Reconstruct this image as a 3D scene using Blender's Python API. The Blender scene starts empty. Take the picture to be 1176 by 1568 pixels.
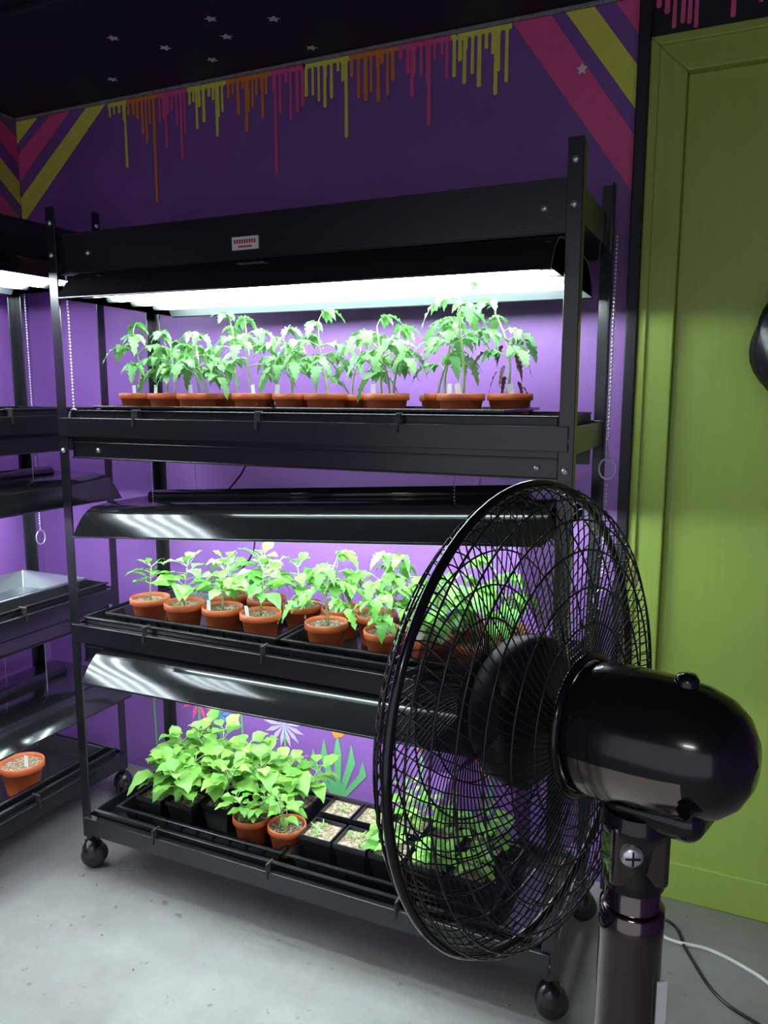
import bpy, math, random
from mathutils import Vector, Matrix
from math import sin, cos, pi, radians

sc = bpy.context.scene
try:
    sc.view_settings.view_transform = 'Standard'
    sc.view_settings.look = 'None'
    sc.view_settings.exposure = 0.22
except Exception:
    pass

# ------------------------------------------------------------------ materials
def newmat(name):
    m = bpy.data.materials.new(name); m.use_nodes = True
    nt = m.node_tree
    b = nt.nodes['Principled BSDF']
    return m, nt, b

def simple(name, col, rough=0.5, metal=0.0, noise=0.0, nscale=20.0, bump=0.0, bscale=60.0, coat=0.0, spec=0.5, ior=1.5):
    m, nt, b = newmat(name)
    b.inputs['Base Color'].default_value = (*col, 1)
    b.inputs['Roughness'].default_value = rough
    b.inputs['Metallic'].default_value = metal
    b.inputs['Coat Weight'].default_value = coat
    b.inputs['Specular IOR Level'].default_value = spec
    b.inputs['IOR'].default_value = ior
    tc = nt.nodes.new('ShaderNodeTexCoord')
    if noise > 0:
        n = nt.nodes.new('ShaderNodeTexNoise'); n.inputs['Scale'].default_value = nscale
        n.inputs['Detail'].default_value = 6
        nt.links.new(tc.outputs['Object'], n.inputs['Vector'])
        r = nt.nodes.new('ShaderNodeValToRGB')
        r.color_ramp.elements[0].position = 0.3; r.color_ramp.elements[1].position = 0.7
        r.color_ramp.elements[0].color = (*[c*(1-noise) for c in col], 1)
        r.color_ramp.elements[1].color = (*[min(1, c*(1+noise)) for c in col], 1)
        nt.links.new(n.outputs['Fac'], r.inputs['Fac'])
        nt.links.new(r.outputs['Color'], b.inputs['Base Color'])
    if bump > 0:
        n2 = nt.nodes.new('ShaderNodeTexNoise'); n2.inputs['Scale'].default_value = bscale
        n2.inputs['Detail'].default_value = 5
        nt.links.new(tc.outputs['Object'], n2.inputs['Vector'])
        bp = nt.nodes.new('ShaderNodeBump'); bp.inputs['Strength'].default_value = bump
        bp.inputs['Distance'].default_value = 0.004
        nt.links.new(n2.outputs['Fac'], bp.inputs['Height'])
        nt.links.new(bp.outputs['Normal'], b.inputs['Normal'])
    return m

def leafmat(name, c1, c2, transl=0.3, rough=0.4):
    m, nt, b = newmat(name)
    geo = nt.nodes.new('ShaderNodeNewGeometry')
    tc = nt.nodes.new('ShaderNodeTexCoord')
    n = nt.nodes.new('ShaderNodeTexNoise'); n.inputs['Scale'].default_value = 90
    nt.links.new(tc.outputs['Object'], n.inputs['Vector'])
    add = nt.nodes.new('ShaderNodeMath'); add.operation = 'MULTIPLY_ADD'
    add.inputs[1].default_value = 0.7
    nt.links.new(geo.outputs['Random Per Island'], add.inputs[0])
    mul = nt.nodes.new('ShaderNodeMath'); mul.operation = 'MULTIPLY'; mul.inputs[1].default_value = 0.35
    nt.links.new(n.outputs['Fac'], mul.inputs[0]); nt.links.new(mul.outputs[0], add.inputs[2])
    r = nt.nodes.new('ShaderNodeValToRGB')
    r.color_ramp.elements[0].color = (*c1, 1); r.color_ramp.elements[1].color = (*c2, 1)
    nt.links.new(add.outputs[0], r.inputs['Fac'])
    nt.links.new(r.outputs['Color'], b.inputs['Base Color'])
    b.inputs['Roughness'].default_value = rough
    tr = nt.nodes.new('ShaderNodeBsdfTranslucent')
    nt.links.new(r.outputs['Color'], tr.inputs['Color'])
    mx = nt.nodes.new('ShaderNodeMixShader'); mx.inputs[0].default_value = transl
    out = nt.nodes['Material Output']
    nt.links.new(b.outputs[0], mx.inputs[1]); nt.links.new(tr.outputs[0], mx.inputs[2])
    nt.links.new(mx.outputs[0], out.inputs['Surface'])
    return m

def emis(name, col, s):
    m, nt, b = newmat(name)
    b.inputs['Base Color'].default_value = (0.9, 0.9, 0.9, 1)
    b.inputs['Emission Color'].default_value = (*col, 1)
    b.inputs['Emission Strength'].default_value = s
    return m

M = {}
M['purple'] = simple('purple_paint', (0.265, 0.110, 0.41), 0.5, noise=0.08, nscale=4, bump=0.15, bscale=90)
M['ceil'] = simple('dark_ceiling_paint', (0.010, 0.011, 0.024), 0.6, noise=0.25, nscale=5, bump=0.2, bscale=50)
M['blackmetal'] = simple('black_powdercoat', (0.013, 0.014, 0.017), 0.24, noise=0.2, nscale=60, bump=0.03, bscale=200, ior=1.65)
M['hood'] = simple('gloss_black_enamel', (0.018, 0.019, 0.021), 0.11, ior=1.58)
M['white'] = simple('white_enamel', (0.85, 0.88, 0.9), 0.4)
M['reflector'] = simple('reflector_enamel', (0.22, 0.25, 0.26), 0.4)
M['plastic'] = simple('black_tray_plastic', (0.014, 0.015, 0.017), 0.25, bump=0.1, bscale=80)
M['terra'] = simple('terracotta_plastic', (0.62, 0.135, 0.04), 0.42, noise=0.12, nscale=25)
M['trim_black'] = simple('black_trim', (0.015, 0.012, 0.022), 0.5)
M['bead'] = simple('grey_bead', (0.3, 0.27, 0.3), 0.6, noise=0.4, nscale=80)
M['pink'] = simple('paint_pink', (0.98, 0.12, 0.34), 0.5, noise=0.06, nscale=30)
M['lime'] = simple('paint_lime', (0.90, 0.92, 0.12), 0.5, noise=0.06, nscale=30)
M['orange'] = simple('paint_orange', (0.98, 0.28, 0.05), 0.5, noise=0.06, nscale=30)
M['blue'] = simple('paint_blue', (0.1, 0.45, 0.75), 0.5)
M['lilac'] = simple('paint_lilac', (0.6, 0.5, 0.85), 0.5)
M['pgreen'] = simple('paint_green', (0.15, 0.5, 0.2), 0.5)
M['star'] = simple('star_glow_plastic', (0.95, 0.95, 0.75), 0.5)
M['screw'] = simple('screw_steel', (0.85, 0.85, 0.87), 0.3, metal=0.8)
M['chrome'] = simple('dark_chrome', (0.17, 0.145, 0.135), 0.13, metal=1.0)
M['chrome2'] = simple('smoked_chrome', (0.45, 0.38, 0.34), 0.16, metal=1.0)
M['fanblack'] = simple('fan_gloss_black', (0.008, 0.009, 0.010), 0.17, coat=0.2)
M['hubblack'] = simple('fan_hub_black', (0.008, 0.010, 0.012), 0.45)
M['wire'] = simple('fan_wire_black', (0.012, 0.013, 0.014), 0.25)
M['tag'] = simple('white_tag', (0.85, 0.87, 0.88), 0.5)
M['redtxt'] = simple('red_print', (0.6, 0.05, 0.04), 0.5)
M['stem'] = simple('green_stem', (0.32, 0.44, 0.20), 0.5, noise=0.2, nscale=60)
M['rubber'] = simple('castor_rubber', (0.03, 0.028, 0.028), 0.5)
M['alu'] = simple('aluminium', (0.33, 0.35, 0.36), 0.3, metal=0.9, bump=0.2, bscale=30)
M['whitecable'] = simple('white_cable', (0.8, 0.8, 0.78), 0.5)
M['tube'] = emis('fluorescent_tube', (0.84, 0.97, 1.0), 31)
M['tube_dim'] = emis('dimmed_fluorescent_tube', (0.88, 0.95, 1.0), 8)  # dimmed copy of the tube, so pots close below don't overexpose
M['leaf_t'] = leafmat('tomato_leaf', (0.07, 0.28, 0.09), (0.28, 0.56, 0.17), 0.3)
M['leaf_p'] = leafmat('pepper_leaf', (0.06, 0.29, 0.04), (0.25, 0.59, 0.09), 0.28, 0.35)
M['leaf_b'] = leafmat('basil_leaf', (0.07, 0.29, 0.035), (0.32, 0.60, 0.10), 0.3, 0.4)
M['leaf_dead'] = leafmat('wilted_leaf', (0.08, 0.04, 0.03), (0.16, 0.09, 0.05), 0.1, 0.7)

def soil(name, c1, c2, c3):
    m, nt, b = newmat(name)
    tc = nt.nodes.new('ShaderNodeTexCoord')
    v = nt.nodes.new('ShaderNodeTexVoronoi'); v.inputs['Scale'].default_value = 220
    nt.links.new(tc.outputs['Object'], v.inputs['Vector'])
    r = nt.nodes.new('ShaderNodeValToRGB')
    r.color_ramp.elements[0].color = (*c1, 1); r.color_ramp.elements[1].color = (*c3, 1)
    e = r.color_ramp.elements.new(0.55); e.color = (*c2, 1)
    r.color_ramp.elements[2].position = 0.8
    nt.links.new(v.outputs['Color'], r.inputs['Fac'])
    nt.links.new(r.outputs['Color'], b.inputs['Base Color'])
    b.inputs['Roughness'].default_value = 0.9
    bp = nt.nodes.new('ShaderNodeBump'); bp.inputs['Strength'].default_value = 0.8; bp.inputs['Distance'].default_value = 0.004
    nt.links.new(v.outputs['Distance'], bp.inputs['Height']); nt.links.new(bp.outputs['Normal'], b.inputs['Normal'])
    return m
M['soil'] = soil('potting_soil', (0.08, 0.05, 0.03), (0.22, 0.16, 0.10), (0.5, 0.45, 0.36))
M['verm'] = soil('vermiculite', (0.14, 0.10, 0.055), (0.30, 0.23, 0.14), (0.55, 0.47, 0.35))

def green_wood():
    m, nt, b = newmat('green_painted_wood')
    tc = nt.nodes.new('ShaderNodeTexCoord'); mp = nt.nodes.new('ShaderNodeMapping')
    mp.inputs['Scale'].default_value = (60, 60, 2.5)
    nt.links.new(tc.outputs['Object'], mp.inputs['Vector'])
    n = nt.nodes.new('ShaderNodeTexNoise'); n.inputs['Scale'].default_value = 1.6; n.inputs['Detail'].default_value = 5
    n.inputs['Distortion'].default_value = 0.6
    nt.links.new(mp.outputs[0], n.inputs['Vector'])
    r = nt.nodes.new('ShaderNodeValToRGB')
    r.color_ramp.elements[0].position = 0.3; r.color_ramp.elements[1].position = 0.7
    r.color_ramp.elements[0].color = (0.385, 0.53, 0.09, 1); r.color_ramp.elements[1].color = (0.415, 0.565, 0.105, 1)
    nt.links.new(n.outputs['Fac'], r.inputs['Fac']); nt.links.new(r.outputs['Color'], b.inputs['Base Color'])
    bp = nt.nodes.new('ShaderNodeBump'); bp.inputs['Strength'].default_value = 0.4; bp.inputs['Distance'].default_value = 0.002
    nt.links.new(n.outputs['Fac'], bp.inputs['Height']); nt.links.new(bp.outputs['Normal'], b.inputs['Normal'])
    b.inputs['Roughness'].default_value = 0.42
    return m
M['green'] = green_wood()

def concrete():
    m, nt, b = newmat('painted_concrete')
    tc = nt.nodes.new('ShaderNodeTexCoord')
    n = nt.nodes.new('ShaderNodeTexNoise'); n.inputs['Scale'].default_value = 5.0; n.inputs['Detail'].default_value = 12; n.inputs['Roughness'].default_value = 0.72
    nt.links.new(tc.outputs['Object'], n.inputs['Vector'])
    r = nt.nodes.new('ShaderNodeValToRGB')
    r.color_ramp.elements[0].position = 0.30; r.color_ramp.elements[1].position = 0.70
    r.color_ramp.elements[0].color = (0.235, 0.220, 0.205, 1); r.color_ramp.elements[1].color = (0.325, 0.325, 0.315, 1)
    nt.links.new(n.outputs['Fac'], r.inputs['Fac'])
    v = nt.nodes.new('ShaderNodeTexNoise'); v.inputs['Scale'].default_value = 30; v.inputs['Detail'].default_value = 8
    nt.links.new(tc.outputs['Object'], v.inputs['Vector'])
    r2 = nt.nodes.new('ShaderNodeValToRGB')
    r2.color_ramp.elements[0].position = 0.66; r2.color_ramp.elements[1].position = 0.72
    r2.color_ramp.elements[0].color = (0, 0, 0, 1); r2.color_ramp.elements[1].color = (1, 1, 1, 1)
    nt.links.new(v.outputs['Fac'], r2.inputs['Fac'])
    mx = nt.nodes.new('ShaderNodeMixRGB'); mx.inputs[2].default_value = (0.19, 0.155, 0.13, 1)
    nt.links.new(r2.outputs['Color'], mx.inputs[0]); nt.links.new(r.outputs['Color'], mx.inputs[1])
    nt.links.new(mx.outputs[0], b.inputs['Base Color'])
    b.inputs['Roughness'].default_value = 0.5
    bp = nt.nodes.new('ShaderNodeBump'); bp.inputs['Strength'].default_value = 0.7; bp.inputs['Distance'].default_value = 0.012
    nt.links.new(n.outputs['Fac'], bp.inputs['Height']); nt.links.new(bp.outputs['Normal'], b.inputs['Normal'])
    return m
M['floor'] = concrete()

def smoke():
    m, nt, b = newmat('smoked_blade')
    b.inputs['Base Color'].default_value = (0.012, 0.014, 0.018, 1); b.inputs['Roughness'].default_value = 0.4
    t = nt.nodes.new('ShaderNodeBsdfTransparent'); t.inputs['Color'].default_value = (0.7, 0.7, 0.72, 1)
    mx = nt.nodes.new('ShaderNodeMixShader'); mx.inputs[0].default_value = 0.42
    nt.links.new(b.outputs[0], mx.inputs[1]); nt.links.new(t.outputs[0], mx.inputs[2])
    nt.links.new(mx.outputs[0], nt.nodes['Material Output'].inputs['Surface'])
    return m
M['blade'] = smoke()

# ------------------------------------------------------------------ mesh builder
class MB:
    def __init__(s):
        s.v = []; s.f = []; s.m = []; s.sm = []; s.mats = []
    def mi(s, k):
        if k not in s.mats: s.mats.append(k)
        return s.mats.index(k)
    def face(s, idx, k, smooth=False):
        s.f.append(idx); s.m.append(s.mi(k)); s.sm.append(smooth)
    def box(s, x0, x1, y0, y1, z0, z1, k, mat=None):
        b = len(s.v)
        for z in (z0, z1):
            for (x, y) in ((x0, y0), (x1, y0), (x1, y1), (x0, y1)):
                p = Vector((x, y, z))
                if mat is not None: p = mat @ p
                s.v.append(tuple(p))
        for q in ((3, 2, 1, 0), (4, 5, 6, 7), (0, 1, 5, 4), (1, 2, 6, 5), (2, 3, 7, 6), (3, 0, 4, 7)):
            s.face([b+i for i in q], k)
    def tube(s, pts, rad, k, sides=6, cap=True, closed=False):
        pts = [Vector(p) for p in pts]; n = len(pts)
        if not isinstance(rad, (list, tuple)): rad = [rad]*n
        b = len(s.v); ref = None
        for i, p in enumerate(pts):
            if closed: d = pts[(i+1) % n]-pts[(i-1) % n]
            else: d = pts[min(i+1, n-1)]-pts[max(i-1, 0)]
            if d.length < 1e-9: d = Vector((0, 0, 1))
            d.normalize()
            if ref is None:
                ref = Vector((0, 0, 1)) if abs(d.z) < 0.9 else Vector((1, 0, 0))
            e1 = (ref - d*ref.dot(d))
            if e1.length < 1e-6: e1 = d.orthogonal()
            e1.normalize(); e2 = d.cross(e1); ref = e1
            for j in range(sides):
                a = 2*pi*j/sides
                s.v.append(tuple(p+(e1*cos(a)+e2*sin(a))*rad[i]))
        rng = n if closed else n-1
        for i in range(rng):
            i2 = (i+1) % n
            for j in range(sides):
                j2 = (j+1) % sides
                s.face([b+i*sides+j, b+i*sides+j2, b+i2*sides+j2, b+i2*sides+j], k, True)
        if cap and not closed:
            s.face([b+j for j in range(sides)][::-1], k); s.face([b+(n-1)*sides+j for j in range(sides)], k)
    def lathe(s, prof, k, seg=24, mat=None, sharp=False, kfn=None):
        b = len(s.v); n = len(prof)
        for (r, z) in prof:
            for j in range(seg):
                a = 2*pi*j/seg
                p = Vector((r*cos(a), r*sin(a), z))
                if mat is not None: p = mat @ p
                s.v.append(tuple(p))
        for i in range(n-1):
            for j in range(seg):
                j2 = (j+1) % seg
                kk = k if kfn is None else kfn(2*pi*(j+.5)/seg, i)
                s.face([b+i*seg+j, b+i*seg+j2, b+(i+1)*seg+j2, b+(i+1)*seg+j], kk, not sharp)
    def disc(s, r, z, k, seg=24, mat=None, flip=False):
        b = len(s.v)
        for j in range(seg):
            a = 2*pi*j/seg
            p = Vector((r*cos(a), r*sin(a), z))
            if mat is not None: p = mat @ p
            s.v.append(tuple(p))
        idx = [b+j for j in range(seg)]
        s.face(idx[::-1] if flip else idx, k)
    def leaf(s, p, d, L, W, k, droop=0.3, prof=None, fold=0.25, roll=0.0):
        p = Vector(p); d = Vector(d).normalized()
        side = d.cross(Vector((0, 0, 1)))
        if side.length < 0.05: side = Vector((1, 0, 0))
        side.normalize(); up = side.cross(d).normalized()
        if roll:
            R = Matrix.Rotation(roll, 3, d); side = R @ side; up = R @ up
        if prof is None: prof = [0.05, 0.62, 0.95, 1.0, 0.86, 0.6, 0.3, 0.02]
        n = len(prof)-1; b = len(s.v)
        for i, w in enumerate(prof):
            t = i/n
            c = p + d*L*(t-0.25*droop*t*t) + Vector((0, 0, -1))*droop*L*t*t
            ww = w*W*0.5
            wav = 0.06*W*sin(i*2.3+L*900)
            s.v.append(tuple(c - side*ww + up*(fold*ww+wav))); s.v.append(tuple(c)); s.v.append(tuple(c + side*ww + up*(fold*ww-wav)))
        for i in range(n):
            a = b+i*3
            s.face([a, a+1, a+4, a+3], k, True); s.face([a+1, a+2, a+5, a+4], k, True)
    def obj(s, name, parent=None, loc=None):
        me = bpy.data.meshes.new(name)
        me.from_pydata(s.v, [], s.f)
        for k in s.mats: me.materials.append(M[k])
        me.polygons.foreach_set('material_index', s.m)
        me.polygons.foreach_set('use_smooth', s.sm)
        me.update()
        o = bpy.data.objects.new(name, me)
        sc.collection.objects.link(o)
        if loc: o.location = loc
        if parent: o.parent = parent
        return o

def bevel(o, w=0.002, seg=2):
    md = o.modifiers.new('bevel', 'BEVEL'); md.width = w; md.segments = seg; md.limit_method = 'ANGLE'; md.angle_limit = radians(40)
    return o

def empty(name, loc=(0, 0, 0), rz=0):
    e = bpy.data.objects.new(name, None); sc.collection.objects.link(e)
    e.location = loc; e.rotation_euler = (0, 0, rz); e.empty_display_size = 0.1
    return e

# ------------------------------------------------------------------ room
CZ = 2.308; WY = 2.10; WX = -2.376
b = MB(); b.box(-2.6, 2.4, -2.5, 2.4, -0.08, 0, 'floor'); b.obj('floor')
b = MB(); b.box(-2.6, 2.4, -2.5, 2.4, CZ, CZ+0.08, 'ceil'); b.obj('ceiling')
b = MB()
b.box(-2.5, -0.262, WY, WY+0.12, 0, CZ, 'purple')
b.box(-0.262, 2.3, WY, WY+0.12, 2.2, CZ, 'trim_black')
b.box(1.25, 2.3, WY, WY+0.12, 0, 2.2, 'purple')
b.obj('wall_back')
b = MB(); b.box(WX-0.12, WX, -2.4, WY, 0, CZ, 'purple'); b.obj('wall_left')
b = MB(); b.box(2.2, 2.3, -2.4, WY, 0, CZ, 'purple'); b.obj('wall_right')
b = MB()
b.box(WX, 2.2, WY-0.012, WY, CZ-0.010, CZ, 'bead')
b.box(WX, WX+0.012, -2.4, WY-0.012, CZ-0.010, CZ, 'bead')
bevel(b.obj('trim_1'), 0.003)
b = MB(); b.box(-2.3, 2.2, 1.52, 1.56, CZ-0.018, CZ, 'ceil'); bevel(b.obj('trim_2'), 0.004)
b = MB(); b.box(-0.290, -0.262, WY-0.03, WY, 0, CZ-0.01, 'trim_black'); bevel(b.obj('trim_3'), 0.003)

b = MB()
X0, X1, ZT, w = -0.262, 1.25, 2.2, 0.085
yf, yb = WY-0.012, WY+0.12
def prism(b, pts, y0, y1, k):
    s = len(b.v); n = len(pts)
    for (x, z) in pts: b.v.append((x, y0, z))
    for (x, z) in pts: b.v.append((x, y1, z))
    b.face([s+i for i in range(n)], k); b.face([s+n+i for i in range(n)][::-1], k)
    for i in range(n):
        j = (i+1) % n
        b.face([s+j, s+i, s+n+i, s+n+j], k)
prism(b, [(X0, 0), (X0+w, 0), (X0+w, ZT-w), (X0, ZT)], yf, yb, 'green')
prism(b, [(X1-w, 0), (X1, 0), (X1, ZT), (X1-w, ZT-w)], yf, yb, 'green')
prism(b, [(X0, ZT), (X0+w, ZT-w), (X1-w, ZT-w), (X1, ZT)], yf, yb, 'green')
prism(b, [(X0+0.0, 0), (X0+0.022, 0), (X0+0.022, ZT-0.022), (X0, ZT)], yf-0.008, yf, 'green')
prism(b, [(X0, ZT), (X0+0.022, ZT-0.022), (X1-0.022, ZT-0.022), (X1, ZT)], yf-0.008, yf, 'green')
bevel(b.obj('trim_4'), 0.005, 3)
b = MB()
b.box(X0+w, X1-w, WY+0.012, WY+0.06, 0.0, ZT-w, 'green')
b.box(X0+w+0.005, X1-w, WY+0.004, WY+0.012, 0.0, 0.11, 'green')
bevel(b.obj('door_1'), 0.004, 2)

# ---------------------------------------------------------------- mural (flat painted shapes)
def flat_back(b, pts, k, off=0.002):
    s = len(b.v)
    for (x, z) in pts: b.v.append((x, WY-off, z))
    b.face([s+i for i in range(len(pts))], k)
def flat_left(b, pts, k, off=0.002):
    s = len(b.v)
    for (y, z) in pts: b.v.append((WX+off, y, z))
    b.face([s+i for i in range(len(pts))], k)
def drip(b, x, wd, L, k, fn=flat_back, top=CZ-0.010, off=0.002):
    pts = [(x-wd*0.9, top), (x+wd*0.9, top), (x+wd*0.42, top-min(0.02, L*0.5))]
    for i in range(7):
        a = -pi*i/6
        pts.append((x+cos(a)*wd*0.5, top-L+sin(a)*wd*0.5))
    pts.append((x-wd*0.42, top-min(0.02, L*0.5)))
    fn(b, pts, k, off)
rnd = random.Random(4)
b = MB()
bands = [(-1.956, -1.878, 'lime'), (-1.878, -1.752, 'orange'), (-1.752, -1.634, 'pink'), (-1.634, -1.489, 'lime'), (-1.489, -1.329, 'orange'),
         (-1.329, -1.219, 'pink'), (-1.219, -1.072, 'lime'), (-1.072, -0.923, 'orange'), (-0.923, -0.769, 'pink'), (-0.769, -0.606, 'lime')]
longs = {-1.885: 0.20, -1.768: 0.32, -1.72: 0.16, -1.661: 0.20, -1.60: .12, -1.525: 0.15, -1.417: 0.15, -1.36: .12, -1.316: 0.28, -1.241: 0.12, -1.15: .12, -1.082: 0.21, -1.02: .12, -0.982: 0.13, -0.881: 0.13, -0.832: 0.21, -0.732: 0.12, -0.647: 0.16}
for (xa, xb, k) in bands:
    flat_back(b, [(xa, CZ-0.01), (xb, CZ-0.01), (xb, CZ-0.022), (xa, CZ-0.022)], k, 0.0016)
    x = xa+0.008
    while x < xb-0.004:
        drip(b, x, rnd.uniform(0.008, 0.0125), rnd.choice([0.035, 0.05, 0.07, 0.09, 0.12])*rnd.uniform(.8, 1.2), k)
        x += rnd.uniform(0.014, 0.022)
    for lx, L in longs.items():
        if xa <= lx < xb: drip(b, lx, 0.011, L, k, off=0.0024)
x = -0.25; cols = ['pink', 'pink', 'lime', 'orange', 'pink', 'lime', 'orange', 'pink', 'lime', 'orange']
ci = 0
while x < 1.9:
    for _ in range(7):
        drip(b, x, rnd.uniform(0.009, 0.013), rnd.uniform(0.02, 0.085), cols[ci % 10]); x += rnd.uniform(.014, .022)
    ci += 1
R = -0.290
T = CZ-0.01
flat_back(b, [(-0.605, T), (-0.505, T), (R, 1.985), (R, 1.855)], 'pink')
flat_back(b, [(-0.470, T), (-0.400, T), (R, 2.145), (R, 2.045)], 'lime')
flat_back(b, [(-0.350, T), (R, T), (R, 2.215)], 'pink')
LX = WX+0.002
flat_back(b, [(-1.965, T), (LX, 1.955), (LX, 2.045), (-2.05, T)], 'lime')
flat_back(b, [(-2.12, T), (LX, 2.10), (LX, 2.19), (-2.21, T)], 'pink')
flat_back(b, [(-2.27, T), (LX, 2.225), (LX, T)], 'lime')
CY = WY-0.003
for (a0, a1, z0, z1, k) in [(0.06, 0.15, 2.245, 2.16, 'pink'), (0.21, 0.30, 2.10, 2.02, 'lime'), (0.36, 0.45, 1.97, 1.88, 'pink'),]:
    flat_left(b, [(CY-a0-0.02, T), (CY, z0), (CY, z1), (CY-a1-0.02, T)], k)
y = 1.55; ci = 0
while y > -2.2:
    for _ in range(8):
        drip(b, y, rnd.uniform(0.008, 0.013), rnd.uniform(0.03, 0.13), ['lime', 'orange', 'pink'][ci % 3], fn=flat_left); y -= rnd.uniform(.013, .022)
    ci += 1
pfo = [0.0022]
def pflower(b, x, z, r, k, n=10, thin=0.16):
    for i in range(n):
        a = 2*pi*i/n+.2
        dx, dz = cos(a), sin(a)
        pfo[0] += 0.00002
        flat_back(b, [(x, z), (x+dx*r*.6-dz*r*thin, z+dz*r*.6+dx*r*thin), (x+dx*r, z+dz*r), (x+dx*r*.6+dz*r*thin, z+dz*r*.6-dx*r*thin)], k, pfo[0])
    flat_back(b, [(x-.004, z), (x+.004, z), (x+.012, 0.02), (x+.004, 0.02)], 'pgreen', 0.0015)
pflower(b, -1.68, 0.31, 0.085, 'pink', 9, thin=.10)
pflower(b, -1.50, 0.32, 0.045, 'orange', 6, thin=.3)
pflower(b, -1.59, 0.27, 0.05, 'blue', 8, thin=.12)
pflower(b, -1.33, 0.28, 0.08, 'lilac', 13, thin=.10)
pflower(b, -0.62, 0.30, 0.06, 'pink', 10)
pflower(b, -0.84, 0.33, 0.05, 'orange', 7)
pflower(b, -1.88, 0.32, 0.05, 'orange', 8)
for i, (dx, dz) in enumerate([(-.09, .17), (-.05, .21), (0, .24), (.05, .21), (.09, .16)]):
    x = -1.13
    flat_back(b, [(x-.008, .05), (x+.008, .05), (x+dx+.014, .05+dz*.7), (x+dx, .05+dz), (x+dx-.014, .05+dz*.7)], 'pgreen', 0.0015+i*.0002)
flat_back(b, [(-1.16, .31), (-1.14, .27), (-1.11, .28), (-1.09, .32), (-1.115, .305), (-1.13, .33), (-1.14, .305)], 'orange', 0.003)
b.obj('wall_mural')

def starpts(cx, cy, r, rot):
    return [(cx+cos(rot+pi*i/5)*(r if i % 2 == 0 else r*.5), cy+sin(rot+pi*i/5)*(r if i % 2 == 0 else r*.5)) for i in range(10)]
b = MB()
for i, (x, y) in enumerate([(-1.605, 1.754), (-1.518, 1.86), (-1.324, 1.874), (-1.449, 1.978), (-1.155, 1.841), (-1.81, 1.968), (-1.152, 2.028), (-1.30, 1.774), (-.8, 1.3), (-.4, .9), (.3, 1.2), (-1.9, 1.2), (-1.0, .6)]):
    s = len(b.v)
    for (px, py) in starpts(x, y, 0.019, i*0.7): b.v.append((px, py, CZ-0.002))
    b.face([s+j for j in range(10)], 'star')
flat_back(b, starpts(-0.425, 2.16, 0.015, 0.3), 'star', 0.004)
b.obj('star_decals')

# ------------------------------------------------------------------ chains
def beadchain(b, p0, p1, k='screw', r=0.0022, sp=0.007):
    p0, p1 = Vector(p0), Vector(p1); n = max(2, int((p1-p0).length/sp))
    for i in range(n+1):
        t = i/n; p = p0.lerp(p1, t)
        s = len(b.v)
        for q in ((r, 0, 0), (-r, 0, 0), (0, r, 0), (0, -r, 0), (0, 0, r*1.5), (0, 0, -r*1.5)):
            b.v.append(tuple(p+Vector(q)))
        for f in ((0, 2, 4), (2, 1, 4), (1, 3, 4), (3, 0, 4), (2, 0, 5), (1, 2, 5), (3, 1, 5), (0, 3, 5)):
            b.face([s+j for j in f], k, True)
def ring(b, c, r, wr, k, n=18):
    pts = []
    for i in range(n):
        a = 2*pi*i/n
        pts.append((c[0]+cos(a)*r, c[1], c[2]+sin(a)*r*1.3))
    b.tube(pts, wr, k, 6, closed=True)

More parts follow.
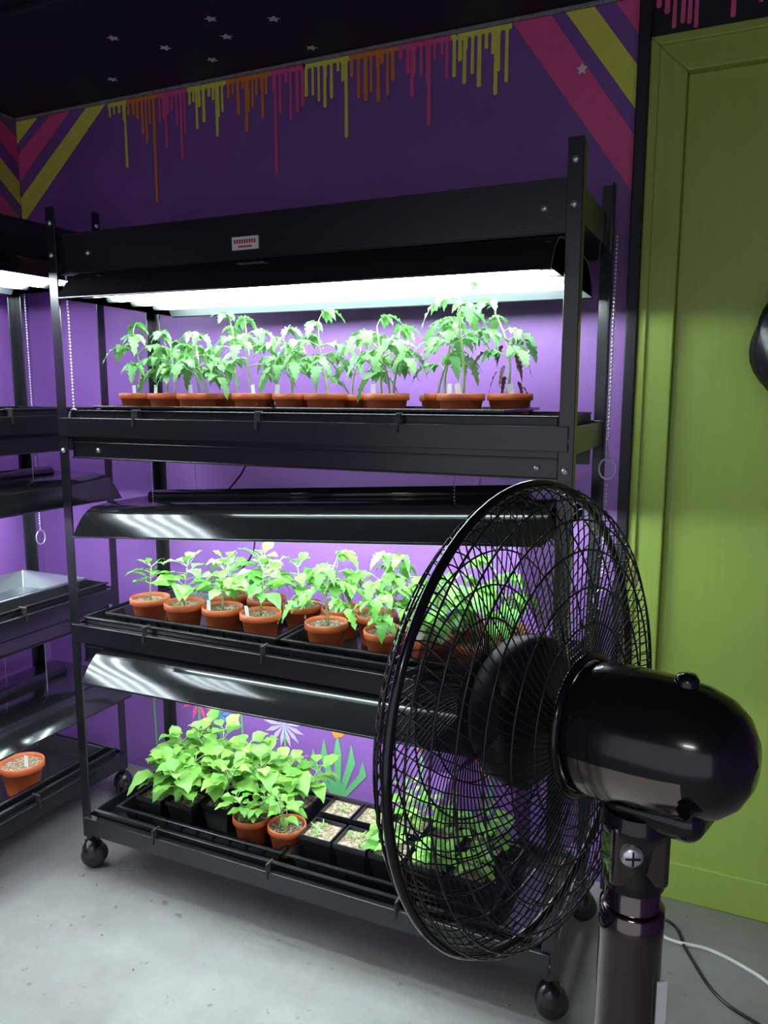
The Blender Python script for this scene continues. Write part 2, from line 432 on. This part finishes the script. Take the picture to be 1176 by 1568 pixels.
# ------------------------------------------------------------------ cart
CW, CD = 1.34, 0.36
RT = [1.305, 0.737, 0.160]
def build_cart(origin, rz, hoods, label=True, hdz=0.0):
    e = empty('grow_light_cart', origin, rz)
    b = MB(); p = 0.030; th = 0.004
    for (x, y, sx, sy) in ((0, 0, 1, 1), (CW, 0, -1, 1), (0, CD, 1, -1), (CW, CD, -1, -1)):
        x0 = x-sx*p/2; y0 = y-sy*p/2
        xa, xb = sorted((x0, x0+sx*p)); ya, yb = sorted((y0, y0+sy*th))
        b.box(xa, xb, ya, yb, 0.095, 1.84+hdz, 'blackmetal')
        xa, xb = sorted((x0, x0+sx*th)); ya, yb = sorted((y0+sy*th, y0+sy*p))
        b.box(xa, xb, ya, yb, 0.095, 1.84+hdz, 'blackmetal')
    bevel(b.obj('corner_posts', e), 0.001, 1)
    b = MB(); i0 = p/2+0.0005
    for rt in RT:
        for (ya, yb) in ((-0.021, -0.001), (CD+0.001, CD+0.021)):
            b.box(i0-0.02, CW-i0+0.02, ya, yb, rt-0.052, rt-0.002, 'blackmetal')
        for xx in (-0.011, CW+0.005):
            b.box(xx, xx+0.006, 0.013, CD-0.013, rt-0.06, rt-0.004, 'blackmetal')
        b.box(0.012, CW-0.012, -0.006, CD+0.006, rt-0.026, rt-0.022, 'blackmetal')
        if rt > 0.3:
            for (ya, yb) in ((0.000, 0.005), (CD-0.005, CD)):
                b.box(0.018, CW-0.018, ya, yb, rt-0.108, rt-0.03, 'blackmetal')
            b.box(0.018, CW-0.018, -0.006, 0.005, rt-0.110, rt-0.106, 'blackmetal')
            b.box(0.018, CW-0.018, -0.004, 0.005, rt-0.070, rt-0.066, 'blackmetal')
    for (ya, yb) in ((-0.001, 0.004), (CD-0.004, CD+0.001)):
        b.box(0.016, CW-0.016, ya, yb, 1.672+hdz, 1.770+hdz, 'blackmetal')
    for (ya, yb) in ((-0.004, 0.016), (CD-0.016, CD+0.004)):
        b.box(0.016, CW-0.016, ya, yb, 1.766+hdz, 1.772+hdz, 'blackmetal')
        b.box(0.016, CW-0.016, ya, yb, 1.670+hdz, 1.674+hdz, 'blackmetal')
    for xx in (-0.002, CW-0.002):
        b.box(xx, xx+0.004, 0.016, CD-0.016, 1.70+hdz, 1.77+hdz, 'blackmetal')
    for xx in (0.25, CW-0.25):
        b.box(xx-0.012, xx+0.012, 0.004, CD-0.004, 1.755+hdz, 1.762+hdz, 'blackmetal')
    bevel(b.obj('shelf_rails', e), 0.0012, 2)
    b = MB()
    for rt in RT:
        z0, z1 = rt-0.021, rt+0.018
        x0, x1, y0, y1 = 0.022, CW-0.022, 0.004, CD-0.004
        b.box(x0, x1, y0, y1, z0, z0+0.003, 'plastic')
        b.box(x0-.004, x1+.004, y0-0.010, y0+.002, z1-0.004, z1, 'plastic'); b.box(x0-.004, x1+.004, y1-.002, y1+0.010, z1-.004, z1, 'plastic')
        b.box(x0, x1, y0-0.001, y0+0.002, z0, z1, 'plastic'); b.box(x0, x1, y1-0.002, y1+.001, z0, z1, 'plastic')
        b.box(x0-.003, x0, y0, y1, z0, z1, 'plastic'); b.box(x1, x1+.003, y0, y1, z0, z1, 'plastic')
        for xx in (0.25, 0.62, 0.98):
            b.box(xx-.003, xx+.003, y0-0.0285, y0-.012, rt-0.022, rt+0.016, 'rubber')
            b.box(xx-.003, xx+.003, y0-0.0285, y0+.002, rt+0.012, rt+0.021, 'rubber')
    bevel(b.obj('shelf_liners', e), 0.0012, 1)
    b = MB()
    for z in (1.80+hdz, 1.72+hdz, 1.275, 1.215, 0.71, 0.13):
        for x in (0, CW):
            m = Matrix.Translation((x, -0.016, z)) @ Matrix.Rotation(pi/2, 4, 'X')
            b.lathe([(0.007, 0), (0.006, 0.003), (0.001, 0.004)], 'screw', 10, m)
    for z in (1.72+hdz, 1.218, .65):
        for x in (0.11, CW-0.06):
            m = Matrix.Translation((x, -0.001, z)) @ Matrix.Rotation(pi/2, 4, 'X')
            b.lathe([(0.007, 0), (0.006, 0.003), (0.001, 0.004)], 'screw', 10, m)
    b.obj('bolts', e)
    if label:
        b = MB(); b.box(0.555, 0.627, -0.0045, -0.001, 1.693, 1.722, 'tag')
        for i in range(9): b.box(0.561+i*.0068, 0.5656+i*.0068, -0.0052, -0.0045, 1.707, 1.716, 'redtxt')
        b.box(0.572, 0.610, -0.0052, -0.0045, 1.698, 1.702, 'redtxt')
        b.obj('maker_label', e)
    b = MB()
    for x in (0, CW):
        for y in (0, CD):
            b.lathe([(0.001, 0.097), (0.014, 0.097), (0.014, 0.088), (0.006, 0.086), (0.006, 0.075)], 'blackmetal', 12, Matrix.Translation((x, y, 0)))
            m = Matrix.Translation((x+0.008, y, 0.036)) @ Matrix.Rotation(radians(25), 4, 'Z') @ Matrix.Rotation(pi/2, 4, 'X')
            for sgn in (-1, 1):
                b.lathe([(0.001, sgn*0.024), (0.016, sgn*0.024), (0.029, sgn*0.021), (0.035, sgn*0.015), (0.036, sgn*0.010), (0.035, sgn*0.004), (0.001, sgn*.004)], 'rubber', 24, m)
            m2 = Matrix.Translation((x+0.004, y, 0.0)) @ Matrix.Rotation(radians(25), 4, 'Z')
            b.box(-0.022, 0.020, -0.004, 0.004, 0.036, 0.080, 'blackmetal', m2)
            b.lathe([(0.032, 0.040), (0.030, 0.062), (0.020, 0.078), (0.006, 0.084)], 'blackmetal', 16, m2)
    b.obj('castors', e)
    half = [(-0.085, 0.0), (-0.080, 0.008), (-0.070, 0.023), (-0.059, 0.038), (-0.046, 0.051), (-0.031, 0.062), (-0.012, 0.070), (0.03, 0.074)]
    prof = half+[(0.26-y, z) for (y, z) in half[::-1]]
    hx0, hx1 = 0.088, CW-0.025
    bh = MB(); bt = MB(); bc = MB()
    for hi, (zl, zr) in enumerate(hoods):
        tk = 'tube_dim' if (not label and hi == 2) else 'tube'
        tilt = 0.02 if hi == 0 and label else 0.0
        def P(x, y, z):
            t = (x-hx0)/(hx1-hx0)
            return (x, y, z+zl+(zr-zl)*t-(y-.13)*tilt)
        for (off, k, flip) in ((0.0, 'hood', False), (0.003, 'reflector', True)):
            s = len(bh.v); n = len(prof)
            pr = []
            for i, (y, z) in enumerate(prof):
                yy = 0.13+(y-0.13)*(1-off*6); zz = z-off if 0 < i < n-1 else z
                pr.append((yy, zz))
            for x in (hx0, hx1):
                for (y, z) in pr: bh.v.append(P(x, y, z))
            for i in range(n-1):
                f = [s+i, s+i+1, s+n+i+1, s+n+i]
                bh.face(f[::-1] if not flip else f, k, True)
            for x in (hx0, hx1):
                s2 = len(bh.v)
                for (y, z) in pr: bh.v.append(P(x, y, z))
                bh.face([s2+i for i in range(n)], k)
        for (y, z) in (prof[0], prof[-1]):
            bh.tube([P(hx0, y, z), P(hx1, y, z)], 0.0028, 'hood', 6)
        bh.tube([P(hx0+.08, .13, .080), P(hx1-.08, .13, .080)], 0.018, 'hood', 8)
        for y in (-0.005, 0.085, 0.175, 0.265):
            bt.tube([P(hx0+0.035, y, 0.018), P(hx1-0.035, y, 0.018)], 0.0085, tk, 10)
            for (xa, xb) in ((hx0+0.004, hx0+0.04), (hx1-0.04, hx1-0.004)):
                bh.tube([P(xa, y, 0.020), P(xb, y, 0.020)], 0.011, 'white', 10)
        top = min([r for r in (1.755+hdz, RT[0]-0.03, RT[1]-0.03) if r > max(zl, zr)+0.04])
        for xx in (0.25, CW-0.25):
            for y in (0.04, 0.22):
                q = P(xx, y, 0.075)
                beadchain(bc, q, (xx, y, top))
    for (xx, yy, za, zb) in ((-0.022, 0.05, 1.72, 1.33), (CW+0.026, CD-0.02, 1.72, 1.22), (CW+0.026, CD-0.02, 1.15, 0.90)):
        beadchain(bc, (xx, yy, za), (xx, yy, zb), r=0.0038, sp=0.009)
        ring(bc, (xx, yy, zb-0.03), 0.019, 0.0020, 'screw')
    bh.obj('light_hoods', e); bt.obj('fluorescent_tubes', e); bc.obj('hanging_chains', e)
    b = MB()
    for (x, za, zb) in ((0.30, 1.26, 1.06), (0.32, 1.02, .80), (0.30, .7, .62)):
        pts = [(x+0.05*sin(i*.5), CD-0.03, za+(zb-za)*i/8) for i in range(9)]
        b.tube(pts, 0.003, 'plastic', 6)
    b.obj('power_cords', e)
    return e
build_cart((-1.66, 1.567, 0), 0, [(1.596, 1.592), (0.998, 1.075), (0.600, 0.616)])
build_cart((-1.87, 0.575, 0), pi/2, [(1.685, 1.685), (1.04, 1.04), (0.38, 0.38)], label=False, hdz=0.075)

# ------------------------------------------------------------------ trays
def seed_tray(x0, x1, y0, y1, z, h=0.045, k='plastic', name='seed_tray', lip=0.010):
    b = MB(); t = 0.014
    rings = [((x0+t, x1-t, y0+t, y1-t), z), ((x0, x1, y0, y1), z+h), ((x0-lip, x1+lip, y0-lip, y1+lip), z+h), ((x0-lip, x1+lip, y0-lip, y1+lip), z+h-.006)]
    inner = [((x0+.002, x1-.002, y0+.002, y1-.002), z+h), ((x0+t+.002, x1-t-.002, y0+t+.002, y1-t-.002), z+.003)]
    def add(rs):
        s = len(b.v)
        for ((a, c, d, e), zz) in rs:
            for (x, y) in ((a, d), (c, d), (c, e), (a, e)): b.v.append((x, y, zz))
        for i in range(len(rs)-1):
            for j in range(4):
                j2 = (j+1) % 4
                b.face([s+i*4+j, s+i*4+j2, s+i*4+4+j2, s+i*4+4+j], k)
        return s
    s = add(rings); b.face([s+3, s+2, s+1, s], k)
    s = add(inner); b.face([s+4, s+5, s+6, s+7], k)
    n = int((x1-x0)/0.05)
    for i in range(1, n):
        xx = x0+i*(x1-x0)/n
        b.box(xx-.002, xx+.002, y0+.001, y0+.006, z+.012, z+h-.002, k)
    return bevel(b.obj(name), 0.0015, 1)
for rt in RT:
    seed_tray(-1.575, -1.035, 1.600, 1.880, rt-0.016)
    seed_tray(-1.005, -0.465, 1.600, 1.880, rt-0.016)

# ------------------------------------------------------------------ plants
TOM = [0.05, 0.62, 1.0, 0.62, 0.98, 0.55, 0.78, 0.40, 0.50, 0.18, 0.02]
def add_pot(b, x, y, z, r=0.056, h=0.078, k='terra', soilk='soil'):
    m = Matrix.Translation((x, y, z))
    b.lathe([(r*.70, 0), (r*.90, h*.78), (r*.97, h*.78), (r, h*.80), (r, h-.001), (r-.0015, h), (r-.004, h), (r-.005, h*.84)], k, 28, m)
    b.disc(r*.70, 0.0, k, 28, m, True)
    b.disc(r-.005, h*.86, soilk, 28, m)
def add_sqpot(b, x, y, z, r=0.045, h=0.085, k='plastic', soilk='verm'):
    m = Matrix.Translation((x, y, z)) @ Matrix.Rotation(pi/4, 4, 'Z')
    q = 1.414
    b.lathe([(r*.72*q, 0), (r*.93*q, h*.82), (r*q, h*.84), (r*q, h), ((r-.003)*q, h), ((r-.004)*q, h*.86)], k, 4, m, sharp=True)
    b.disc(r*.72*q, 0, k, 4, m, True); b.disc((r-.004)*q, h*.88, soilk, 4, m)
def add_tag(b, x, y, z, rnd):
    m = Matrix.Translation((x, y, z)) @ Matrix.Rotation(rnd.uniform(-.5, .5), 4, 'Z') @ Matrix.Rotation(rnd.uniform(-.2, .2), 4, 'Y')
    b.box(-.007, .007, -.0006, .0006, -.03, .022, 'tag', m)
def tomato_top(b, x, y, z, H, rnd, nl=7, lm='leaf_t', scale=1.0, flop=0.0, t0=0.30, lw=.62):
    lean = Vector((rnd.uniform(-.04, .04), rnd.uniform(-.02, .02), 0))
    pts = []; n = 9
    ph = rnd.uniform(0, 6)
    for i in range(n+1):
        t = i/n
        pts.append(Vector((x, y, z))+lean*t*t*1.2+Vector((0.006*sin(ph+t*5), 0.004*cos(ph+t*4), H*t)))
    b.tube(pts, [0.0036*scale*(1-.55*i/n) for i in range(n+1)], 'stem', 6)
    ang = rnd.uniform(0, 6)
    for j in range(nl):
        t = t0+(1-t0)*j/(nl-1)
        idx = min(n, int(t*n)); p = pts[idx]
        ang += 2.4+rnd.uniform(-.3, .3)
        el = radians(rnd.uniform(20, 50)) if t < .95 else radians(68)
        Lr = (0.068+0.038*rnd.random())*scale*(1.0 if t < .8 else .7)
        d = Vector((cos(ang)*cos(el), sin(ang)*cos(el), sin(el)))
        rp = []
        for i in range(9):
            s = i/8
            rp.append(p+d*Lr*s+Vector((0, 0, -1))*Lr*(.5+flop)*s*s)
        b.tube(rp, [0.0014*scale*(1-.5*i/8) for i in range(9)], 'stem', 4, cap=False)
        hd = Vector((cos(ang), sin(ang), 0)); sd = Vector((-sin(ang), cos(ang), 0))
        for (s, ll) in ((3, .35), (4, .85), (5, .4), (6, 1.0), (7, .65)):
            for sg in (-1, 1):
                L = 0.040*scale*ll*rnd.uniform(.8, 1.2)
                dd = hd*.6+sd*sg+Vector((0, 0, rnd.uniform(-.4, .15)-flop))
                b.leaf(rp[s], dd, L, L*lw, lm, droop=rnd.uniform(.25, .8), prof=TOM, fold=rnd.uniform(.1, .4), roll=rnd.uniform(-.5, .5))
        dd = (rp[8]-rp[7]).normalized()+Vector((0, 0, -.1))
        b.leaf(rp[8], dd, 0.050*scale, 0.050*lw*scale, lm, droop=rnd.uniform(.3, .8), prof=TOM, fold=.25)
def broad_top(b, x, y, z, H, rnd, lm='leaf_p', nodes=4, LL=0.06, WW=0.6, branches=1):
    for br in range(branches):
        a0 = rnd.uniform(0, 6.28)
        lean = Vector((cos(a0), sin(a0), 0))*(0.012 if branches == 1 else rnd.uniform(.02, .05))
        h = H*(1 if br == 0 else rnd.uniform(.65, .95))
        base = Vector((x, y, z))+(Vector((cos(a0), sin(a0), 0))*0.012 if branches > 1 else Vector((0, 0, 0)))
        n = 6; pts = [base+lean*(i/n)**1.5+Vector((0, 0, h*i/n)) for i in range(n+1)]
        b.tube(pts, [0.0028*(1-.5*i/n) for i in range(n+1)], 'stem', 6)
        ang = rnd.uniform(0, 6)
        for j in range(nodes):
            t = 0.42+0.58*j/max(1, nodes-1); k = min(n, int(round(t*n))); p = pts[k]
            ang += pi/2+rnd.uniform(-.3, .3)
            cnt = 2 if j < nodes-1 else 4
            if branches == 1: cnt += 1
            for q in range(cnt):
                a = ang+q*2*pi/cnt+rnd.uniform(-.25, .25)
                el = radians(rnd.uniform(5, 35)) if j < nodes-1 else radians(rnd.uniform(25, 60))
                d = Vector((cos(a)*cos(el), sin(a)*cos(el), sin(el)))
                pet = LL*rnd.uniform(.2, .45)
                e = p+d*pet
                b.tube([p, e], 0.0011, 'stem', 4, cap=False)
                L = LL*rnd.uniform(.75, 1.2)*(1 if j < nodes-1 else .7)
                b.leaf(e, d+Vector((0, 0, rnd.uniform(-.25, .05))), L, L*WW, lm, droop=rnd.uniform(.15, .6), fold=rnd.uniform(.1, .35), roll=rnd.uniform(-.3, .3))

rnd = random.Random(11)
zt = RT[0]-0.012
topx = [(-1.560, .18, 1.74), (-1.440, .15, 1.72), (-1.325, .14, 1.70), (-1.275, .20, 1.815), (-1.165, .18, 1.72), (-1.055, .15, 1.74),
        (-.955, .19, 1.73), (-.845, .15, 1.82), (-.775, .17, 1.70), (-.655, .18, 1.78), (-.585, .245, 1.685), (-.505, .20, 1.80)]
for i, (x, H, y) in enumerate(topx):
    b = MB()
    add_pot(b, x, y, zt, 0.054, 0.074)
    tomato_top(b, x, y, zt+.06, H, rnd, nl=7 if H < .22 else 8, scale=1.04, t0=.5)
    if i in (8, 2): tomato_top(b, x+.02, y+.01, zt+.06, H*.8, rnd, nl=5, t0=.55)
    if i == 11:
        for q in range(9):
            a = q*1.1; b.leaf((x+.03*cos(a), y+.02*sin(a), zt+.09+.012*q), (cos(a), sin(a), -1.4), .040, .014, 'leaf_dead', 0.6, TOM)
    if rnd.random() < .75: add_tag(b, x+rnd.uniform(-.03, .03), y-.03, zt+.074, rnd)
    b.obj('potted_tomato_seedling')
for i in range(9):
    x = -1.52+i*0.118
    if -1.33 < x < -1.22 or -.9 < x < -.80 or i == 8: continue
    b = MB(); yy = 1.838
    add_pot(b, x, yy, zt, 0.050, 0.070)
    tomato_top(b, x, yy, zt+.055, rnd.uniform(.13, .18), rnd, nl=6, scale=.92, t0=.5)
    b.obj('potted_tomato_seedling')

zm = RT[1]-0.012
front = [(-1.490, 1.668, .085, 0), (-1.368, 1.665, .10, 1), (-1.246, 1.672, .095, 1), (-1.122, 1.668, .11, 1), (-.925, 1.665, .15, 2), (-.760, 1.664, .10, 2), (-.645, 1.664, .12, 2), (-.530, 1.664, .11, 2)]
back = [(-1.31, 1.80, .08, 1), (-1.19, 1.80, .11, 1), (-1.065, 1.785, .10, 1), (-.95, 1.795, .13, 2), (-.84, 1.78, .14, 2), (-.72, 1.79, .14, 2), (-.60, 1.79, .14, 2), (-.50, 1.80, .14, 2)]
for (x, y, H, kd) in front+back:
    b = MB(); add_pot(b, x, y, zm, 0.055, 0.078)
    if kd == 1: broad_top(b, x, y, zm+.066, H+.01, rnd, 'leaf_p', 5, .072, .60)
    elif kd == 0: broad_top(b, x, y, zm+.066, H+.01, rnd, 'leaf_p', 4, .060, .55)
    else: tomato_top(b, x, y, zm+.066, H+.01, rnd, nl=8, lm='leaf_p', scale=1.0, lw=.7, t0=.4)
    if rnd.random() < .6: add_tag(b, x+rnd.uniform(-.03, .03), y-.035, zm+.078, rnd)
    b.obj('potted_pepper_seedling' if kd < 2 else 'potted_tomato_seedling')

zb = RT[2]-0.012
for (x, y, H) in [(-1.485, 1.66, .09), (-1.48, 1.80, .11), (-1.385, 1.67, .11), (-1.38, 1.81, .17), (-1.285, 1.70, .11), (-1.28, 1.82, .13), (-1.17, 1.80, .11), (-1.09, 1.80, .10)]:
    b = MB(); add_sqpot(b, x, y, zb, .045, .075, 'plastic', 'soil')
    broad_top(b, x, y, zb+.062, H, rnd, 'leaf_b', 4, .080, .70, branches=3)
    b.obj('potted_basil_plant')
for (x, y, H) in [(-1.165, 1.664, .08), (-1.052, 1.664, .09)]:
    b = MB(); add_pot(b, x, y, zb, .052, .078)
    broad_top(b, x, y, zb+.062, H, rnd, 'leaf_b', 4, .050, .62, branches=3)
    b.obj('potted_basil_plant')
for i, (x, y) in enumerate([(-.945, 1.67), (-.845, 1.67), (-.95, 1.79), (-.85, 1.79), (-.745, 1.67), (-.745, 1.79), (-.64, 1.67), (-.64, 1.79), (-.535, 1.67), (-.535, 1.79)]):
    b = MB(); add_sqpot(b, x, y, zb, .046, .085, 'plastic', 'verm')
    if i < 4: broad_top(b, x, y, zb+.07, .02, rnd, 'leaf_p', 1, .020, .6, branches=3 if i < 2 else 1)
    else: broad_top(b, x, y, zb+.07, .06+.03*(i % 2), rnd, 'leaf_b', 3, .050, .65, branches=3)
    b.obj('potted_sprout')

seed_tray(-2.20, -1.90, 1.32, 1.86, RT[2]-.016, .045)
seed_tray(-2.20, -1.90, .70, 1.28, RT[2]-.016, .045)
seed_tray(-2.19, -1.92, 1.22, 1.84, RT[1]-.016, .055, 'alu', 'aluminium_tray')
for (x, y) in [(-1.968, 1.60), (-2.10, 1.42)]:
    b = MB(); add_pot(b, x, y, zb, .066, .095, 'terra', 'verm')
    add_tag(b, x+.02, y, zb+.095, rnd); b.obj('seedling_pot')

# ------------------------------------------------------------------ pedestal fan
C = Vector((-0.160, 0.676, 1.081)); A = Vector((-0.958, 0.270, -0.045)).normalized()
E1 = A.cross(Vector((0, 0, 1))).normalized(); E2 = E1.cross(A).normalized()
PX, PY = -0.062, 0.634
fan = empty('pedestal_fan', (PX, PY, 0))
off = Vector((PX, PY, 0))
KS = 0.207/0.219
def FP(r, th, t): return C + E1*(r*cos(th)) + E2*(r*sin(th)) - A*t - off
FM = Matrix(((E1.x, E2.x, A.x, C.x-off.x), (E1.y, E2.y, A.y, C.y-off.y), (E1.z, E2.z, A.z, C.z-off.z), (0, 0, 0, 1)))
def fring(b, r, t, wr, k='wire', n=64, sides=5):
    b.tube([FP(r, 2*pi*i/n, t) for i in range(n)], wr, k, sides, closed=True)
def interp(prof, s):
    n = len(prof)-1; x = s*n; i = min(n-1, int(x)); f = x-i
    return tuple(prof[i][j]*(1-f)+prof[i+1][j]*f for j in (0, 1))
rear = [(0.219*KS, 0.002), (0.219*KS, 0.012), (0.213*KS, 0.024), (0.198*KS, 0.034), (0.172*KS, 0.042), (0.14*KS, 0.047), (0.10*KS, 0.050), (0.058, 0.051)]
frontp = [(0.219*KS, -0.002), (0.218*KS, -0.010), (0.210*KS, -0.021), (0.193*KS, -0.032), (0.165*KS, -0.042), (0.13*KS, -0.049), (0.09*KS, -0.053), (0.042, -0.055)]
b = MB(); NW = 100
for (pf, tw) in ((rear, 0.45), (frontp, -0.55)):
    for i in range(NW):
        pts = []
        for j in range(15):
            s = j/14; r, t = interp(pf, s)
            pts.append(FP(r, 2*pi*i/NW+tw*s*s, t))
        b.tube(pts, 0.00072, 'wire', 4, cap=False)
b.obj('guard_wires', fan)
b = MB()
for pf in (rear, frontp):
    for s in (0.16, 0.34, 0.48, 0.62, 0.76, 0.88):
        r, t = interp(pf, s); fring(b, r, t+(0.001 if t > 0 else -0.001), 0.0010)
fring(b, 0.2085, 0, 0.0042, 'fanblack', 80, 10)
fring(b, 0.060, 0.052, 0.004, 'fanblack', 40, 8)
b.obj('guard_rings', fan)
b = MB()
b.lathe([(0.001, 0.060), (0.028, 0.060), (0.042, 0.057), (0.044, 0.052), (0.001, 0.051)], 'hubblack', 32, FM)
b.obj('front_badge', fan)
b = MB()
b.lathe([(0.001, 0.042), (0.03, 0.041), (0.054, 0.036), (0.066, 0.024), (0.069, 0.010), (0.069, -0.004), (0.060, -0.008), (0.02, -.012), (0.012, -0.03), (0.001, -.03)], 'hubblack', 36, FM)
for q in range(5):
    th0 = 2*pi*q/5; nr, na = 8, 8; s = len(b.v)
    for i in range(nr+1):
        r = 0.062+(0.188-0.062)*i/nr
        span = radians(32)+radians(26)*sin(pi*min(1, i/nr*.9+.1))
        for j in range(na+1):
            u = j/na-.5
            rr = r*(1-0.05*(2*u)**2*(i/nr))
            b.v.append(tuple(FP(rr, th0+u*span+.25*(i/nr), 0.036*u*(1-.35*i/nr))))
    for i in range(nr):
        for j in range(na):
            a = s+i*(na+1)+j
            b.face([a, a+1, a+na+2, a+na+1], 'blade', True)
b.obj('blades', fan)
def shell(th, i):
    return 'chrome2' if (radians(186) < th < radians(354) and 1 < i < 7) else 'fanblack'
b = MB()
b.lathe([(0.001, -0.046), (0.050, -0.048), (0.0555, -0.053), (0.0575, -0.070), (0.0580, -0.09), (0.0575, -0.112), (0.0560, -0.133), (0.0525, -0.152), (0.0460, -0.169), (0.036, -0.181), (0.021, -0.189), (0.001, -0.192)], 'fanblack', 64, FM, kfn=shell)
b.obj('motor_housing', fan)
b = MB()
mk = FM @ Matrix.Translation((0, 0.053, -0.138)) @ Matrix.Rotation(-pi/2, 4, 'X')
b.lathe([(0.010, -.006), (0.0095, 0.005), (0.007, 0.009), (0.001, 0.010)], 'fanblack', 20, mk)
mk2 = FM @ Matrix.Translation((-0.040, -0.026, -0.158)) @ Matrix.Rotation(pi/2+.3, 4, 'Y')
b.lathe([(0.006, -.012), (0.006, 0.010), (0.001, 0.011)], 'fanblack', 14, mk2)
b.obj('motor_knobs', fan)
b = MB()
b.box(-0.034, 0.034, -0.066, -0.035, -0.160, -0.080, 'fanblack', FM)
o = b.obj('motor_skirt', fan); bevel(o, 0.014, 5)
b = MB()
b.lathe([(0.026, 1.032), (0.029, 1.022), (0.029, 1.016), (0.024, 1.010), (0.0225, 0.985), (0.025, 0.975), (0.025, .966)], 'fanblack', 32)
m = Matrix.Rotation(radians(20), 4, 'Z')
b.box(-0.0235, 0.0235, -0.022, 0.022, 0.972, 1.026, 'chrome', m)
bevel(b.obj('tilt_bracket', fan), 0.005, 3)
b = MB()
m = Matrix.Rotation(radians(20), 4, 'Z') @ Matrix.Translation((-0.008, -0.0222, 1.002)) @ Matrix.Rotation(pi/2, 4, 'X')
b.lathe([(0.0095, 0), (0.009, .003), (0.006, .005), (0.001, .0055)], 'screw', 20, m)
b.box(-.006, .006, -.0008, .0008, .0052, .0062, 'fanblack', m); b.box(-.0008, .0008, -.006, .006, .0052, .0062, 'fanblack', m)
b.obj('bracket_screw', fan)
b = MB()
b.lathe([(0.0225, 0.975), (0.0225, 0.948), (0.0235, 0.947), (0.0265, 0.945), (0.0268, 0.927), (0.0262, 0.920), (0.0258, 0.60), (0.030, 0.595), (0.031, 0.56), (0.0275, 0.55), (0.0275, 0.03)], 'chrome', 40)
b.obj('pole', fan)
b = MB(); b.box(0.012, 0.021, -0.0225, -0.0215, 0.85, 0.89, 'tag', Matrix.Rotation(radians(35), 4, 'Z') @ Matrix.Translation((0.0, -0.0035, 0)))
b.obj('pole_sticker', fan)
b = MB()
b.lathe([(0.001, 0.045), (0.034, 0.045), (0.05, 0.036), (0.12, 0.026), (0.19, 0.016), (0.20, 0.008), (0.20, 0.0), (0.001, 0)], 'fanblack', 56)
b.obj('round_base', fan)

# ------------------------------------------------------------------ cables on the floor
def cable(name, pts, r, k):
    P = [Vector(p) for p in pts]; out = []
    for i in range(len(P)-1):
        p0 = P[max(0, i-1)]; p1 = P[i]; p2 = P[i+1]; p3 = P[min(len(P)-1, i+2)]
        for j in range(8):
            t = j/8
            out.append(0.5*((2*p1)+(p2-p0)*t+(2*p0-5*p1+4*p2-p3)*t*t+(3*p1-p0-3*p2+p3)*t*t*t))
    out.append(P[-1]); b = MB(); b.tube(out, r, k, 8); return b.obj(name)
cable('extension_cord', [(-.20, 2.00, .0045), (-.10, 1.93, .0045), (0.0, 1.93, .0045), (.10, 1.89, .0045), (.25, 1.80, .0045), (.6, 1.85, .0045)], .0045, 'whitecable')
cable('extension_cord', [(-.24, 2.02, .004), (-.10, 2.0, .004), (-.05, 1.90, .004), (.02, 1.78, .004), (.12, 1.72, .004), (.4, 1.60, .004)], .004, 'plastic')
b = MB(); r2 = random.Random(3)
for i in range(26):
    x, y = r2.uniform(-1.7, 0.2), r2.uniform(.9, 1.6)
    b.leaf((x, y, .0025), (r2.uniform(-1, 1), r2.uniform(-1, 1), .02), r2.uniform(.004, .012), .004, 'leaf_dead', 0.02, fold=.1)
b.obj('floor_debris')

b = MB(); s = len(b.v); nu, nv = 28, 20
for i in range(nv+1):
    ph = pi*i/nv
    for j in range(nu):
        th = 2*pi*j/nu
        k = 1+0.05*sin(5*th+3*ph)+0.03*sin(9*th-4*ph)
        rr = sin(ph)*k*(1-.12*cos(ph))
        b.v.append((0.128+0.125*rr*cos(th), 2.045+0.055*rr*sin(th), 1.487+0.155*cos(ph)))
for i in range(nv):
    for j in range(nu):
        j2 = (j+1) % nu
        b.face([s+i*nu+j, s+(i+1)*nu+j, s+(i+1)*nu+j2, s+i*nu+j2], 'plastic', True)
b.tube([(0.093, 2.05, 1.62), (0.108, 2.07, 1.69), (0.128, 2.09, 1.73), (0.148, 2.07, 1.69), (0.163, 2.05, 1.62)], .005, 'plastic', 6)
b.tube([(0.128, 2.111, 1.73), (0.128, 2.08, 1.725)], .004, 'screw', 8)
b.obj('hanging_black_bag')

b = MB()  # unseen fill lamp behind the camera, added to light the room from the front
b.box(-0.1, 0.5, -1.55, -1.40, CZ-.05, CZ, 'white'); b.box(-0.08, 0.48, -1.54, -1.41, CZ-.056, CZ-.05, 'white')
fillobj = bevel(b.obj('added_fill_lamp'), .005)
ld = bpy.data.lights.new('added_fill_light', 'AREA'); ld.shape = 'RECTANGLE'; ld.size = .55; ld.size_y = .13; ld.energy = 12; ld.color = (1.0, .96, .93)
lo = bpy.data.objects.new('fill_light', ld); sc.collection.objects.link(lo); lo.location = (.2, -1.475, CZ-.06); lo.parent = fillobj

w = bpy.data.worlds.new('World'); sc.world = w; w.use_nodes = True
bg = w.node_tree.nodes['Background']; bg.inputs[0].default_value = (0.84, 0.90, 1.0, 1); bg.inputs[1].default_value = 0.62
cd = bpy.data.cameras.new('Camera'); cam = bpy.data.objects.new('Camera', cd); sc.collection.objects.link(cam)
cam.location = (0, 0, 1.37); cam.rotation_euler = (radians(90-8.7), 0, radians(24.7))
cd.sensor_fit = 'VERTICAL'; cd.sensor_height = 36; cd.lens = 27.55; cd.clip_start = 0.02
sc.camera = cam
